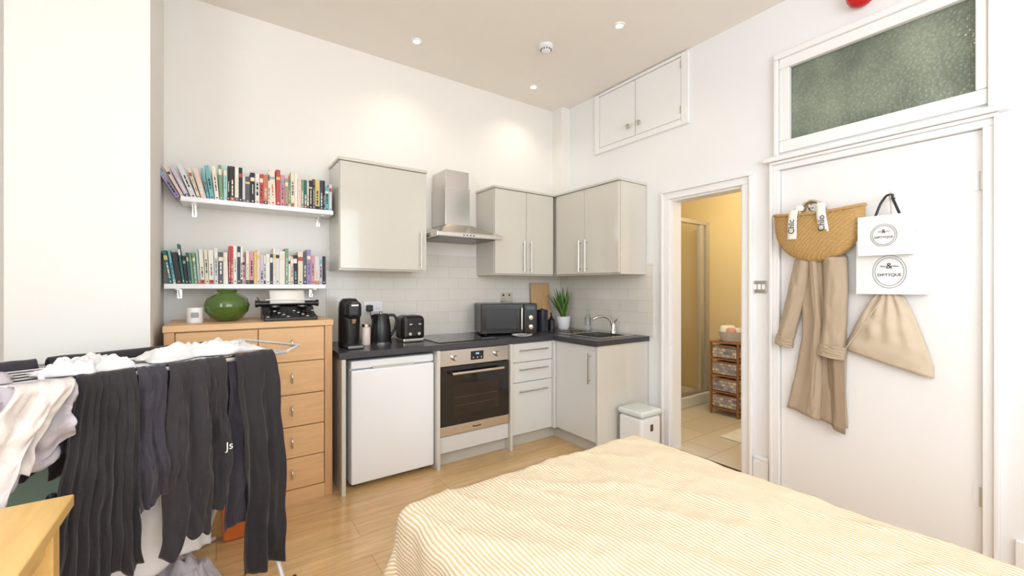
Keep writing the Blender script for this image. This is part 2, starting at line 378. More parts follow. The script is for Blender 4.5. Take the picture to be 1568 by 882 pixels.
path('riser', [(4.2, 3.47, 1.0), (4.2, 3.47, 2.0)], .012, M['chrome'], g)
path('mixer', [(4.08, 3.46, 1.2), (4.38, 3.46, 1.2)], .025, M['chrome'], g)
lathe('shower_head', [(0, 0), (.06, .0), (.065, .02), (.015, .05), (0, .05)], (4.2, 3.38, 1.85), M['chrome'], g)
path('hose', [(4.2, 3.44, 1.2), (4.25, 3.4, .7), (4.3, 3.42, 1.1), (4.2, 3.4, 1.85)], .007, M['chrome'], g, smooth=True)
g = grp('wicker_drawer_tower')
tx, ty = (4.25, 4.58), (2.14, 2.44)
wk = M['brown']; pat = brickmat('basket_weave_blue', (120, 130, 165), (225, 218, 205), (165, 135, 105), .045, .03, .003, .7, swap='YZ')
for x in (tx[0], tx[1]-.02):
    for y in (ty[0], ty[1]-.02):
        box('post', (x, x+.02), (y, y+.02), (0, .76), wk, g, .004)
for i in range(5):
    z = .06+i*.17; box('shelf_%d' % i, (tx[0]-.002, tx[1]), (ty[0]-.002, ty[1]+.002), (z, z+.014), wk, g, .003)
for i in range(4):
    z = .08+i*.17
    box('basket_%d' % i, (tx[0]+.004, tx[1]-.03), (ty[0]+.025, ty[1]-.025), (z, z+.125), pat, g, .01)
    path('rim_%d' % i, [(tx[0]+.002, ty[0]+.03, z+.125), (tx[0]+.002, ty[1]-.03, z+.125)], .007, wk, g)
g = grp('toiletries_basket')
lathe('bowl', [(0, 0), (.1, 0), (.13, .1), (.125, .1), (.095, .01), (0, .01)], (4.41, 2.29, .758), mat('pale_grey_basket', (205, 205, 210), .6), g)
for i, (x, y, c) in enumerate(((4.36, 2.27, (225, 170, 160)), (4.44, 2.32, (240, 240, 238)), (4.42, 2.23, (225, 225, 230)), (4.37, 2.34, (250, 250, 250)))):
    lathe('roll_%d' % i, [(0, 0), (.04, 0), (.048, .02), (.048, .09), (.035, .11), (0, .115)], (x, y, .785+.02*(i % 2)), mat('toiletry_%d' % i, c, .6), g)
g = grp('shower_caddy_bottles')
for i in range(2):
    lathe('bottle_%d' % i, [(0, 0), (.035, 0), (.037, .01), (.037, .12), (.012, .14), (.012, .165), (0, .165)], (4.1+i*.11, 2.80, .121), mat('peach_bottle_%d' % i, (222, 150, 110), .4), g)
mk('bath_mat', boxv((3.62, 4.1), (1.62, 1.98), (0, .018)), BF, fabric('white_towelling', (240, 240, 240)), bevel=.008)

# ------------------------------------------------------------ kitchen
YF = 2.80; XL = .632
def bar(name, p0, p1, off, parent, r=.006):
    p0 = Vector(p0); p1 = Vector(p1); off = Vector(off); d = (p1-p0).normalized()
    path(name, [p0+off, p1+off], r, M['steel'], parent)
    for q in (p0+d*.025, p1-d*.025): path(name+'_post', [q, q+off], r*.8, M['steel'], parent)
k = grp('kitchen_base_units')
box('end_panel', (XL+.012, XL+.037), (2.775, YB-.01), (0, .858), M['cab'], k, .002)
box('panel_a', (1.295, 1.318), (2.775, YB-.01), (0, .858), M['cab'], k, .002)
box('panel_b', (1.932, 1.955), (2.775, YB-.01), (0, .858), M['cab'], k, .002)
box('plinth_oven', (1.318, 1.932), (2.86, 2.875), (0, .1), M['carc'], k)
box('panel_under_oven', (1.322, 1.928), (YF, YF+.018), (.105, .222), M['cabb'], k, .002)
box('carcass_drawers', (1.957, 2.42), (YF+.02, YB-.01), (.1, .858), M['carc'], k)
box('plinth_drawers', (1.955, 2.46), (2.86, 2.875), (0, .099), M['carc'], k)
for i, (z0, z1) in enumerate(((.70, .852), (.535, .695), (.108, .53))):
    box('drawer_%d' % i, (1.96, 2.385), (YF, YF+.018), (z0, z1), M['cabb'], k, .002)
    zz = z1-.055 if i < 2 else z1-.07
    bar('drawer_handle_%d' % i, (2.02, YF, zz), (2.32, YF, zz), (0, -.03, 0), k)
box('corner_post', (2.388, 2.43), (2.775, YF+.019), (.1, .858), M['cabb'], k)
box('carcass_sink', (2.432, XW-.01), (2.306, YF+.018), (.1, .70), M['carc'], k)
box('sink_door', (2.41, 2.43), (2.31, 2.77), (.108, .852), M['cabb'], k, .002)
box('end_panel_sink', (2.41, XW-.01), (2.285, 2.305), (0, .858), M['cab'], k, .002)
box('plinth_sink', (2.46, 2.475), (2.305, 2.875), (0, .099), M['carc'], k)
bar('sink_door_handle', (2.41, 2.36, .56), (2.41, 2.36, .80), (-.03, 0, 0), k)
w = grp('kitchen_worktop')
sx, sy = (2.55, 2.90), (2.40, 2.75)
for n, x, y in (('back', (XL, XW-.009), (2.785, YB-.009)), ('front', (2.385, sx[0]), (2.27, 2.785)), ('rear', (sx[1], XW-.009), (2.27, 2.785)),
                ('near', sx, (2.27, sy[0])), ('far', sx, (sy[1], 2.785))):
    box(n, x, y, (.86, .90), M['work'], w)
s = grp('kitchen_sink')
for n, x, y, z in (('rim_w', (sx[0]-.03, sx[0]+.005), (sy[0]-.03, 3.1), (.9, .905)), ('rim_e', (sx[1]-.005, sx[1]+.07), (sy[0]-.03, 3.1), (.9, .905)),
                   ('rim_s', (sx[0]+.005, sx[1]-.005), (sy[0]-.03, sy[0]+.005), (.9, .905)), ('drainer', (sx[0]+.005, sx[1]-.005), (sy[1]-.005, 3.1), (.9, .905)),
                   ('bowl_w', (sx[0], sx[0]+.006), sy, (.722, .899)), ('bowl_e', (sx[1]-.006, sx[1]), sy, (.722, .899)), ('bowl_s', (sx[0]+.006, sx[1]-.006), (sy[0], sy[0]+.006), (.722, .899)),
                   ('bowl_n', (sx[0]+.006, sx[1]-.006), (sy[1]-.006, sy[1]), (.722, .899)), ('bowl_b', sx, sy, (.715, .722))):
    box(n, x, y, z, M['steel'], s)
for i in range(6): box('rib_%d' % i, (2.58+i*.055, 2.586+i*.055), (2.79, 3.06), (.905, .909), M['steel'], s, .001)
f = grp('kitchen_faucet')
lathe('base', [(0, 0), (.028, 0), (.026, .02), (.02, .03), (.02, .07), (.014, .085), (0, .09)], (2.94, 2.60, .905), M['chrome'], f)
path('spout', [(2.94, 2.60, .95), (2.90, 2.61, 1.03), (2.82, 2.64, 1.055), (2.75, 2.67, 1.03)], .012, M['chrome'], f, smooth=True)
path('lever_a', [(2.94, 2.60, .985), (2.95, 2.56, 1.03)], .008, M['chrome'], f)
path('lever_b', [(2.94, 2.60, .985), (2.955, 2.64, 1.03)], .008, M['chrome'], f)
# fridge
f = grp('under_counter_fridge'); fx = (.712, 1.288)
box('body', fx, (2.86, 3.38), (.03, .835), M['white'], f, .005)
box('door', fx, (2.815, 2.857), (.035, .775), M['white'], f, .01)
box('top_trim', fx, (2.825, 2.859), (.782, .835), M['white'], f, .008)
box('handle_recess', (.85, 1.14), (2.822, 2.826), (.776, .792), M['carc'], f)
for x in (.75, 1.22): cyl('foot', (x, 2.9, 0), .018, .03, M['black'], f)
# oven
o_ = grp('built_in_oven')
box('body', (1.325, 1.925), (YF+.021, 3.35), (.228, .855), M['darksteel'], o_)
box('control_panel', (1.325, 1.925), (YF-.005, YF+.02), (.735, .853), M['steel'], o_, .003)
box('display', (1.58, 1.69), (YF-.008, YF), (.765, .83), M['blackg'], o_)
box('display_digits', (1.62, 1.65), (YF-.0085, YF-.005), (.805, .818), mat('display_blue', (130, 170, 200), .4, emit=.6), o_)
for i in range(3): cyl('button_%d' % i, (1.60+i*.035, YF-.010, .782), .006, .006, M['steel'], o_, 'Y')
for x in (1.44, 1.81):
    lathe('knob', [(0, -.03), (.016, -.03), (.02, -.022), (.022, 0), (0, 0)], (x, YF-.005, .795), M['steel'], o_, axis='Y')
box('door_glass', (1.325, 1.925), (YF-.012, YF+.02), (.30, .73), M['blackg'], o_, .003)
box('inner_window', (1.42, 1.83), (YF-.0135, YF-.011), (.37, .60), mat('oven_window', (40, 31, 27), .15), o_)
for z in (.44, .50): path('rack', [(1.44, YF-.014, z), (1.81, YF-.014, z)], .0015, M['darksteel'], o_)
box('bottom_strip', (1.325, 1.925), (YF-.01, YF+.02), (.228, .298), M['steel'], o_, .003)
path('handle', [(1.40, YF-.05, .685), (1.85, YF-.05, .685)], .011, M['steel'], o_)
for x in (1.42, 1.83): path('handle_post', [(x, YF-.05, .685), (x, YF-.01, .685)], .008, M['steel'], o_)
text('logo', 'Hotpoint', (1.63, YF-.012, .262), .02, FW, M['black'], o_)
# hob
h = grp('ceramic_hob')
box('glass', (1.35, 1.87), (2.86, 3.36), (.90, .906), M['blackg'], h, .002)
for x, y, r in ((1.47, 2.98, .075), (1.74, 2.98, .09), (1.47, 3.23, .09), (1.74, 3.23, .075)):
    lathe('ring', [(r, 0), (r+.001, .0003), (r+.002, 0)], (x, y, .9062), M['darksteel'], h, caps=False, smooth=False)
# hood
h = grp('cooker_hood')
x0, x1, y0, y1 = 1.37, 1.96, 2.94, YB-.009
zb = 1.71
pr = [(0, 0, 0), (0, 0, .035), (.06, .07, .07), (.13, .13, .10), (.185, .17, .125)]
vs = []; fs = []
for i, (ix, iy, z) in enumerate(pr):
    vs += [(x0+ix, y0+iy*1.1, zb+z), (x1-ix, y0+iy*1.1, zb+z), (x1-ix, y1, zb+z), (x0+ix, y1, zb+z)]
for j in range(len(pr)-1):
    for i in range(4): fs.append((j*4+i, j*4+(i+1) % 4, (j+1)*4+(i+1) % 4, (j+1)*4+i))
fs += [(0, 3, 2, 1), tuple(4*(len(pr)-1)+i for i in range(4))]
mk('canopy', vs, fs, M['steel'], h, bevel=.004)
box('chimney', (1.54, 1.77), (3.15, y1-.001), (zb+.12, 2.15), M['steel'], h, .003)
box('chimney_upper', (1.546, 1.764), (3.156, y1-.001), (2.15, 2.29), M['steel'], h, .003)
box('filter', (x0+.04, x1-.04), (y0+.05, y1-.05), (zb-.004, zb-.0005), M['darksteel'], h)
for i in range(4): cyl('button', (1.60+i*.03, y0-.004, zb+.017), .005, .006, M['black'], h, 'Y')
def wallcab(name, x, y, z, doors, face, handles):
    g = grp(name)
    if face == 'Y':
        box('carcass', x, (y[0]+.022, y[1]), (z[0], z[1]-.023), M['cab'], g, .002)
        for i, (a, b2) in enumerate(doors): box('door_%d' % i, (a, b2), (y[0], y[0]+.02), (z[0]+.012, z[1]-.025), M['cab'], g, .003)
        box('cornice', (x[0]-.012, x[1]), (y[0]-.012, y[1]), (z[1]-.022, z[1]), M['cab'], g, .006)
        for hx in handles: bar('handle', (hx, y[0], z[0]+.03), (hx, y[0], z[0]+.31), (0, -.03, 0), g)
    else:
        box('carcass', (x[0]+.022, x[1]), y, (z[0], z[1]-.023), M['cab'], g, .002)
        for i, (a, b2) in enumerate(doors): box('door_%d' % i, (x[0], x[0]+.02), (a, b2), (z[0]+.012, z[1]-.025), M['cab'], g, .003)
        box('cornice', (x[0]-.012, x[1]), (y[0]-.012, y[1]), (z[1]-.022, z[1]), M['cab'], g, .006)
        for hy in handles: bar('handle', (x[0], hy, z[0]+.03), (x[0], hy, z[0]+.31), (-.03, 0, 0), g)
    return g
wallcab('kitchen_wall_cabinet', (.705, 1.358), (3.10, YB-.009), (1.437, 2.23), [(.709, 1.354)], 'Y', [1.30])
wallcab('kitchen_wall_cabinet', (1.99, 2.667), (3.10, YB-.009), (1.425, 2.21), [(1.994, 2.335), (2.339, 2.66)], 'Y', [2.295, 2.375])
wallcab('kitchen_wall_cabinet', (2.68, XW-.009), (2.305, 3.41), (1.425, 2.21), [(2.31, 2.70), (2.704, 3.08)], 'X', [2.665, 2.745])

# counter appliances
c = grp('coffee_machine')
lathe('tank', [(0, 0), (.07, 0), (.072, .01), (.072, .27), (.066, .31), (.045, .335), (0, .34)], (.765, 3.08, .90), M['black'], c)
box('head', (.715, .815), (2.93, 3.05), (1.10, 1.22), M['black'], c, .03)
box('drip_tray', (.71, .82), (2.90, 3.03), (.90, .925), M['darksteel'], c, .008)
lathe('spout', [(0, 0), (.015, 0), (.022, .03), (0, .03)], (.765, 2.965, 1.07), M['chrome'], c)
box('lever', (.74, .79), (2.925, 2.95), (1.185, 1.20), M['chrome'], c, .005)
c = grp('storage_jar')
lathe('jar', [(0, 0), (.03, 0), (.032, .005), (.032, .12), (.026, .13), (0, .13)], (.885, 3.10, .90), mat('blush_ceramic', (232, 214, 206), .3), c)
lathe('lid', [(0, .13), (.029, .13), (.029, .15), (.01, .155), (0, .16)], (.885, 3.10, .90), M['steel'], c)
c = grp('electric_kettle')
lathe('body', [(0, 0), (.072, 0), (.075, .02), (.07, .12), (.058, .2), (.05, .215), (0, .22)], (1.0, 3.12, .905), M['black'], c)
lathe('base', [(0, 0), (.078, 0), (.078, .015), (0, .015)], (1.0, 3.12, .90), M['darksteel'], c)
path('handle', [(1.05, 3.10, 1.11), (1.095, 3.09, 1.10), (1.10, 3.09, 1.02), (1.065, 3.10, .95)], .010, M['black'], c, smooth=True)
mk('spout', [(.95, 3.11, 1.06), (.95, 3.14, 1.06), (.925, 3.125, 1.11), (.955, 3.10, 1.115), (.955, 3.15, 1.115)], [(0, 1, 2), (0, 2, 3), (1, 4, 2), (0, 3, 4, 1), (2, 4, 3)], M['black'], c)
lathe('lid_knob', [(0, 0), (.012, 0), (.014, .015), (0, .018)], (1.0, 3.12, 1.122), M['chrome'], c)
c = grp('toaster')
box('body', (1.135, 1.315), (3.03, 3.21), (.915, 1.10), M['black'], c, .035)
box('base', (1.14, 1.31), (3.035, 3.205), (.90, .93), M['steel'], c, .01)
for x in (1.18, 1.25): box('slot', (x, x+.025), (3.06, 3.18), (1.0975, 1.102), M['darksteel'], c)
for x in (1.19, 1.26):
    box('lever', (x-.012, x+.012), (3.005, 3.03), (1.03, 1.045), M['steel'], c, .004)
    cyl('dial', (x, 3.02, .965), .012, .01, M['steel'], c, 'Y')
c = grp('microwave_oven'); rr = Matrix.Rotation(math.radians(-20), 3, 'Z'); cc = (2.14, 3.165, 1.05)
mwb = mat('microwave_black', (12, 12, 14), .22)
def mb(n, x, y, z, mt, bv=.002): return box(n, (cc[0]+x[0], cc[0]+x[1]), (cc[1]+y[0], cc[1]+y[1]), z, mt, c, bv, (cc, rr))
mb('body', (-.25, .25), (-.157, .155), (.915, 1.175), mwb, .006)
mb('door', (-.248, .125), (-.178, -.158), (.918, 1.172), mwb, .004)
mb('window', (-.21, .07), (-.180, -.1775), (.96, 1.13), mat('microwave_window', (20, 21, 24), .35))
mb('panel', (.128, .248), (-.178, -.158), (.918, 1.172), mwb, .004)
mb('handle', (.095, .11), (-.205, -.178), (.95, 1.14), M['steel'], .004)
mb('clock', (.15, .23), (-.180, -.1775), (1.12, 1.15), mat('clock_screen', (60, 80, 90), .2))
for z in (.97, 1.05):
    p = Vector(cc)+rr @ Vector((.188, -.178, z-cc[2]))
    lathe('dial', [(0, 0), (.022, 0), (.02, -.018), (0, -.02)], p, M['steel'], c, axis='Y', mtx=rr)
for x in (-.2, .2):
    for y in (-.12, .12):
        p = Vector(cc)+rr @ Vector((x, y, 0)); cyl('foot', (p.x, p.y, .90), .012, .016, M['black'], c)
c = grp('spoon_rest_plate')
lathe('plate', [(0, 0), (.05, 0), (.085, .012), (.088, .016), (.05, .006), (0, .005)], (2.12, 2.875, .90), M['white'], c)
path('spoon', [(2.08, 2.885, .916), (2.12, 2.865, .914), (2.21, 2.845, .925)], .004, M['darksteel'], c, smooth=True)
c = grp('chopping_board')
mt = Matrix.Rotation(math.radians(-3), 3, 'X')
box('board', (2.60, 2.84), (3.345, 3.365), (.90, 1.36), woodmat('board_wood', (214, 178, 134), (10, 10, 1), .2), c, .006, ((2.7, 3.36, .90), mt))
c = grp('utensil_canister')
lathe('pot', [(0, 0), (.055, 0), (.058, .01), (.058, .19), (.054, .19), (.054, .01), (0, .008)], (2.55, 3.14, .90), mat('slate_canister', (40, 44, 54), .3), c)
lathe('lid', [(0, .19), (.058, .19), (.058, .2), (.01, .21), (0, .215)], (2.55, 3.14, .90), M['black'], c)
c = grp('soap_dispenser')
lathe('bottle', [(0, 0), (.032, 0), (.034, .01), (.034, .10), (.012, .125), (.012, .14), (0, .14)], (2.67, 3.14, .90), M['black'], c)
path('pump', [(2.67, 3.14, 1.03), (2.67, 3.14, 1.065), (2.64, 3.12, 1.06)], .005, M['black'], c)
c = grp('potted_snake_plant')
px, py = 2.86, 3.18
lathe('pot', [(0, 0), (.05, 0), (.058, .01), (.075, .125), (.067, .125), (.052, .02), (0, .02)], (px, py, .90), M['white'], c)
lathe('soil', [(0, 0), (.066, 0), (0, .005)], (px, py, 1.01), mat('soil', (60, 42, 30), .9), c)
for i in range(15):
    a = i*2.399; lean = .04+.13*((i*37 % 10)/10); hh = .19+.13*((i*53 % 10)/10); wd = .023
    dx, dy = math.cos(a), math.sin(a)
    if dx > 0: lean *= .6
    def lf(u, v, sc=1.0, off=0):
        t = v; wv = wd*sc*(math.sin(min(1, t*1.15+.25)*math.pi*.5))*(1-t**3.0); s_ = (u-.5)*2
        r0 = .02+lean*t**1.3
        return (px+dx*r0-dy*s_*wv, py+dy*r0+dx*s_*wv, 1.01+hh*t+.004*abs(s_)-off)
    grid('leaf_%d' % i, lambda u, v: lf(u, v), 4, 10, M['leaf'], c, solid=.0024)
    grid('leaf_edge_%d' % i, lambda u, v: lf(u, v, 1.18), 4, 10, M['leafe'], c, solid=.0012)
c = grp('glass_bottle')
lathe('bottle', [(0, 0), (.028, 0), (.03, .01), (.03, .11), (.01, .15), (.01, .19), (.013, .195), (0, .196)], (2.95, 2.93, .906), mat('clear_glass', (225, 230, 225), .03, trans=.9), c)
def socket(name, x, z, mt, plug=False):
    c = grp(name); box('plate', (x-.073, x+.073), (YB-.017, YB-.0085), (z-.043, z+.043), mt, c, .003)
    for dx in (-.035, .035):
        box('switch', (x+dx-.008, x+dx+.008), (YB-.021, YB-.016), (z+.012, z+.03), M['black'] if mt is M['steel'] else M['white'], c, .001)
        for ex in (-.011, .011): box('pin', (x+dx+ex-.003, x+dx+ex+.003), (YB-.018, YB-.0165), (z-.018, z-.013), M['black'], c)
    if plug:
        box('plug', (x-.06, x-.012), (YB-.06, YB-.018), (z-.035, z+.015), M['black'], c, .008)
        path('cord', [(x-.035, YB-.05, z-.03), (x-.02, YB-.06, z-.12), (x+.02, YB-.09, z-.24)], .003, M['black'], c, smooth=True)
socket('wall_socket', 1.03, 1.16, M['white'], True); socket('wall_socket', 2.32, 1.22, M['steel'])

# ------------------------------------------------------------ shelves & books
def shelf(name, x0, x1, z):
    g = grp(name); box('board', (x0, x1), (3.19, YB-.001), (z-.03, z), M['white'], g, .003)
    for x in (x0+.06, x1-.06):
        box('bracket_v', (x-.012, x+.012), (YB-.005, YB-.0005), (z-.09, z-.035), M['steel'], g)
        box('bracket_h', (x-.012, x+.012), (3.26, YB-.006), (z-.034, z-.0305), M['steel'], g)
        mk('gusset', [(x-.003, YB-.006, z-.085), (x-.003, YB-.006, z-.035), (x-.003, 3.3, z-.035), (x+.003, YB-.006, z-.085), (x+.003, YB-.006, z-.035), (x+.003, 3.3, z-.035)],
           [(0, 1, 2), (3, 5, 4), (0, 3, 4, 1), (1, 4, 5, 2), (2, 5, 3, 0)], M['steel'], g)
shelf('floating_shelf', -.175, .684, 1.86); shelf('floating_shelf', -.25, .635, 1.335)
pal = [(236, 231, 220), (26, 26, 30), (34, 98, 94), (110, 178, 184), (188, 70, 64), (230, 204, 194), (232, 220, 196), (50, 60, 84), (118, 158, 124), (212, 150, 164), (222, 194, 108), (84, 84, 90), (200, 190, 208), (196, 120, 86), (172, 206, 200), (154, 138, 180), (218, 218, 218), (172, 148, 120)]
bmats = [mat('book_cloth_%d' % i, c_, .5) for i, c_ in enumerate(pal)]+[mat('book_pages', (236, 228, 210), .8)]
PG = len(pal)
def books(name, x0, x1, z, lean, seq, seed):
    rnd = random.Random(seed); vs = []; fs = []; mi = []; x = x0; i = 0
    def addb(xx, yy, zz, m_, R, piv):
        n = len(vs)
        for p in boxv(xx, yy, zz): vs.append(piv+R @ (p-piv))
        for f_ in BF: fs.append(tuple(n+q for q in f_)); mi.append(m_)
    hh = .2
    while x < x1-.012:
        th = rnd.choice([.012, .015, .018, .02, .022, .026, .032])
        if x+th > x1: th = x1-x
        if rnd.random() < .6: hh = rnd.choice([.17, .19, .198, .21, .222, .24])
        dp = rnd.uniform(.125, .155); yf = 3.215+rnd.uniform(0, .012)
        ang = math.radians(-lean*max(0, 1-(x-x0)/.24)) if lean else 0
        if rnd.random() < .1 and not ang: ang = math.radians(-1.5)
        R = Matrix.Rotation(ang, 3, 'Y'); piv = Vector((x+th, 0, z+.0008))
        col = seq[i % len(seq)]
        zo = z+.001; t_ = .003
        addb((x, x+t_), (yf, yf+dp), (zo, zo+hh), col, R, piv)
        addb((x+th-t_, x+th-.0006), (yf, yf+dp), (zo, zo+hh), col, R, piv)
        addb((x, x+th-.0006), (yf-.002, yf+.002), (zo, zo+hh), col, R, piv)
        addb((x+t_, x+th-t_), (yf+.002, yf+dp-.004), (zo+.003, zo+hh-.004), PG, R, piv)
        lc = 1 if sum(pal[col]) > 420 else 0
        if rnd.random() < .35: lc = rnd.choice([10, 5, 3, 0, 4, 7])
        a0 = zo+hh*rnd.uniform(.14, .34); a1 = a0+hh*rnd.uniform(.28, .5); ww = th*rnd.uniform(.08, .22)
        style = rnd.random(); zz = a0
        if style < .75:
            while zz < a1:
                l_ = rnd.uniform(.004, .03); addb((x+th/2-ww, x+th/2+ww), (yf-.0028, yf-.002), (zz, min(zz+l_, a1)), lc, R, piv); zz += l_+rnd.uniform(.002, .008)
        if style > .55:
            addb((x+.001, x+th-.002), (yf-.0026, yf-.002), (zo+hh*.72, zo+hh*rnd.uniform(.76, .9)), rnd.choice([0, 1, 4, 3, 10, 6]), R, piv)
        if style < .3:
            addb((x+.001, x+th-.002), (yf-.0025, yf-.002), (zo+hh*.0, zo+hh*.12), rnd.choice([0, 1, 4, 7, 13]), R, piv)
        addb((x+th*.35, x+th*.65), (yf-.0030, yf-.002), (zo+hh*.05, zo+hh*.09), lc, R, piv)
        x += th+.0006+abs(math.sin(ang))*.012; i += 1
    mk(name, vs, fs, bmats, None, mis=mi)
books('row_of_books', -.20, .68, 1.8605, 30, [15, 5, 12, 16, 6, 5, 3, 3, 0, 8, 14, 1, 1, 0, 1, 16, 11, 1, 0, 4, 13, 0, 6, 4, 9, 17, 8, 6, 0, 5, 8, 2, 6, 1, 11, 10, 7, 1, 3, 16, 3, 14, 6, 3, 1, 2, 1, 10, 2, 0, 8, 2, 1], 5)
books('row_of_books', -.23, .65, 1.3355, 9, [2, 3, 1, 2, 1, 2, 8, 8, 14, 0, 6, 0, 16, 11, 0, 4, 4, 0, 7, 0, 9, 6, 9, 10, 5, 12, 16, 0, 7, 0, 16, 0, 8, 0, 5, 1, 6, 11, 15, 9, 16, 12, 1, 15, 17, 9, 1, 2, 3, 2], 11)

# ------------------------------------------------------------ chest of drawers
c = grp('chest_of_drawers'); cx0, cx1, cyf, czt = -.225, .605, 2.85, 1.11
box('top', (cx0-.005, cx1+.005), (cyf-.01, 3.40), (czt-.035, czt), M['oak'], c, .004)
box('side_l', (cx0, cx0+.045), (cyf, 3.40), (0, czt-.035), M['oakv'], c, .003)
box('side_r', (cx1-.045, cx1), (cyf, 3.40), (0, czt-.035), M['oakv'], c, .003)
box('carcass', (cx0+.045, cx1-.045), (cyf+.026, 3.39), (.03, czt-.035), M['oakv'], c)
box('plinth', (cx0+.045, cx1-.045), (cyf+.004, cyf+.025), (0, .085), M['oak'], c)
rows = [(.09, .275), (.28, .465), (.47, .66), (.665, .86), (.865, 1.07)]
ix0, ix1 = cx0+.048, cx1-.048; md_ = .20
for i, (z0, z1) in enumerate(rows):
    sp_ = [(ix0, md_-.002), (md_+.002, ix1)] if i == 4 else [(ix0, ix1)]
    for a, b2 in sp_: box('drawer_%d' % i, (a, b2), (cyf+.003, cyf+.025), (z0, z1), M['oak'], c, .003)
    for hx in (-.03, .375):
        zc = (z0+z1)/2
        path('handle_%d' % i, [(hx, cyf+.003, zc+.03), (hx, cyf-.02, zc+.02), (hx, cyf-.024, zc), (hx, cyf-.016, zc-.025)], .006, M['chrome'], c, smooth=True)
c = grp('green_glass_vase')
lathe('vase', [(r_*.94, z_*1.02) for r_, z_ in [(0, 0), (.05, 0), (.085, .02), (.118, .06), (.125, .095), (.11, .135), (.07, .165), (.055, .172), (.06, .186), (.052, .186), (.048, .172), (.1, .135), (.115, .095), (.108, .06), (.05, .01), (0, .008)]], (.055, 3.08, czt), M['green'], c, 48)
c = grp('candle_jar')
lathe('jar', [(0, 0), (.036, 0), (.04, .006), (.04, .085), (.036, .085), (.036, .06), (0, .06)], (-.10, 3.05, czt), M['white'], c)
lathe('wick', [(0, 0), (.002, 0), (.002, .015), (0, .015)], (-.10, 3.05, czt+.06), M['black'], c)
prism('label', [(-.016, .03), (.016, .03), (.02, .045), (.016, .06), (-.016, .06), (-.02, .045)], lambda p, t: (-.10+p[0], 3.05-.0402-.0006*t, czt+p[1]), M['darksteel'], c)
c = grp('typewriter')
bx0, bx1, by = .235, .53, 2.90
prism('body', [(0, 0), (.27, 0), (.27, .085), (.16, .08), (.13, .045), (0, .02)], lambda p, t: (bx0+t*(bx1-bx0), by+p[0], czt+p[1]), M['black'], c, .005)
path('platen', [(bx0-.02, by+.19, czt+.10), (bx1+.02, by+.19, czt+.10)], .017, M['black'], c)
for x in (bx0-.035, bx1+.02): path('platen_knob', [(x, by+.19, czt+.10), (x+.015, by+.19, czt+.10)], .022, M['black'], c)
path('return_lever', [(bx0-.01, by+.18, czt+.11), (bx0-.03, by+.13, czt+.15)], .004, M['chrome'], c)
box('carriage', (bx0-.01, bx1+.01), (by+.215, by+.25), (czt+.085, czt+.11), M['darksteel'], c, .004)
path('paper_bail', [(bx0+.02, by+.168, czt+.125), (bx1-.02, by+.168, czt+.125)], .003, M['chrome'], c)
grid('paper', lambda u, v: (bx0+.045+u*.20, by+.172+.05*v*v, czt+.10+.085*v), 2, 6, M['whitep'], c, solid=.001)
for r_ in range(4):
    for i in range(10):
        kx = bx0+.02+i*.027+r_*.005
        lathe('key', [(0, 0), (.008, 0), (.009, .004), (0, .005)], (kx, by+.012+r_*.027, czt+.024+r_*.010), M['whitep'] if (i+r_) % 4 == 0 else M['darksteel'], c, 12)
for sx_ in (bx0+.07, bx1-.07): lathe('spool', [(0, 0), (.03, 0), (.03, .008), (0, .008)], (sx_, by+.15, czt+.08), M['darksteel'], c)

# ------------------------------------------------------------ bed
bd = grp('bed')
bx = (.475, 1.665); byy = (-.75, 1.345); bt = .615
box('base', (bx[0]+.03, bx[1]-.03), (byy[0], byy[1]-.03), (.06, .32), mat('bed_base_fabric', (205, 200, 192), .8), bd, .01)
box('mattress', (bx[0]+.025, bx[1]-.025), (byy[0], byy[1]-.025), (.32, bt-.035), mat('mattress_ticking', (235, 232, 226), .8), bd, .04)
for x in (.6, 1.55):
    for y in (-.6, 1.2): cyl('foot', (x, y, 0), .025, .06, M['black'], bd)
D = .50; R_ = .05
def cover(u, v):
    ex = bx[0]-D+u*(bx[1]-bx[0]+2*D); ey = byy[0]+v*(byy[1]-byy[0]+D)
    cx = min(max(ex, bx[0]+R_), bx[1]-R_); cy = min(ey, byy[1]-R_)
    ox, oy = ex-cx, ey-cy; L = math.hypot(ox, oy)
    nz = noise.noise(Vector((ex*3.2, ey*3.2, .3)))*.009+noise.noise(Vector((ex*9, ey*6, 1.7)))*.007+noise.noise(Vector((ex*22, ey*22, 4.)))*.0035
    rg = noise.noise(Vector((ex*5+ey*3, ey*1.5-ex, 9.)))
    nz += .006*max(0, 1-abs(rg)*7)
    if L < 1e-6: return (ex, ey, bt+nz)
    dx, dy = ox/L, oy/L; q = R_*math.pi/2
    if L < q: out = R_*math.sin(L/R_); dn = R_*(1-math.cos(L/R_))
    else: out = R_+(L-q)*.09; dn = R_+(L-q)
    dn = min(dn, bt-.03)
    per = ex*9+ey*9
    fold = .016*math.sin(per*2.2)*min(1, max(0, (L-q)/.25)) if L > q else 0
    fold += noise.noise(Vector((ex*8, ey*8, 2.)))*.012
    if abs(dx) > .05 and abs(dy) > .05: out += .03*min(1, max(0, (L-q)/.2))*math.sin(2*math.atan2(abs(dy), abs(dx)))
    return (cx+dx*(out+fold), cy+dy*(out+fold), bt-dn+nz*.8)
grid('bedspread', cover, 210, 220, M['stripe'], bd, uvf=lambda u, v: (bx[0]-D+u*(bx[1]-bx[0]+2*D), byy[0]+v*(byy[1]-byy[0]+D)))
box('headboard', (bx[0]-.02, bx[1]+.02), (byy[0]-.06, byy[0]-.005), (0, 1.05), M['oak'], bd, .01)
for i in range(2):
    cxp = .78+i*.58
    grid('pillow_%d' % i, lambda u, v: (cxp+(u-.5)*.52, -.53+(v-.5)*.36, bt+.02+.12*max(0, (1-(2*u-1)**4)*(1-(2*v-1)**4))**.5), 16, 12, M['fwhite'], bd, solid=.01)

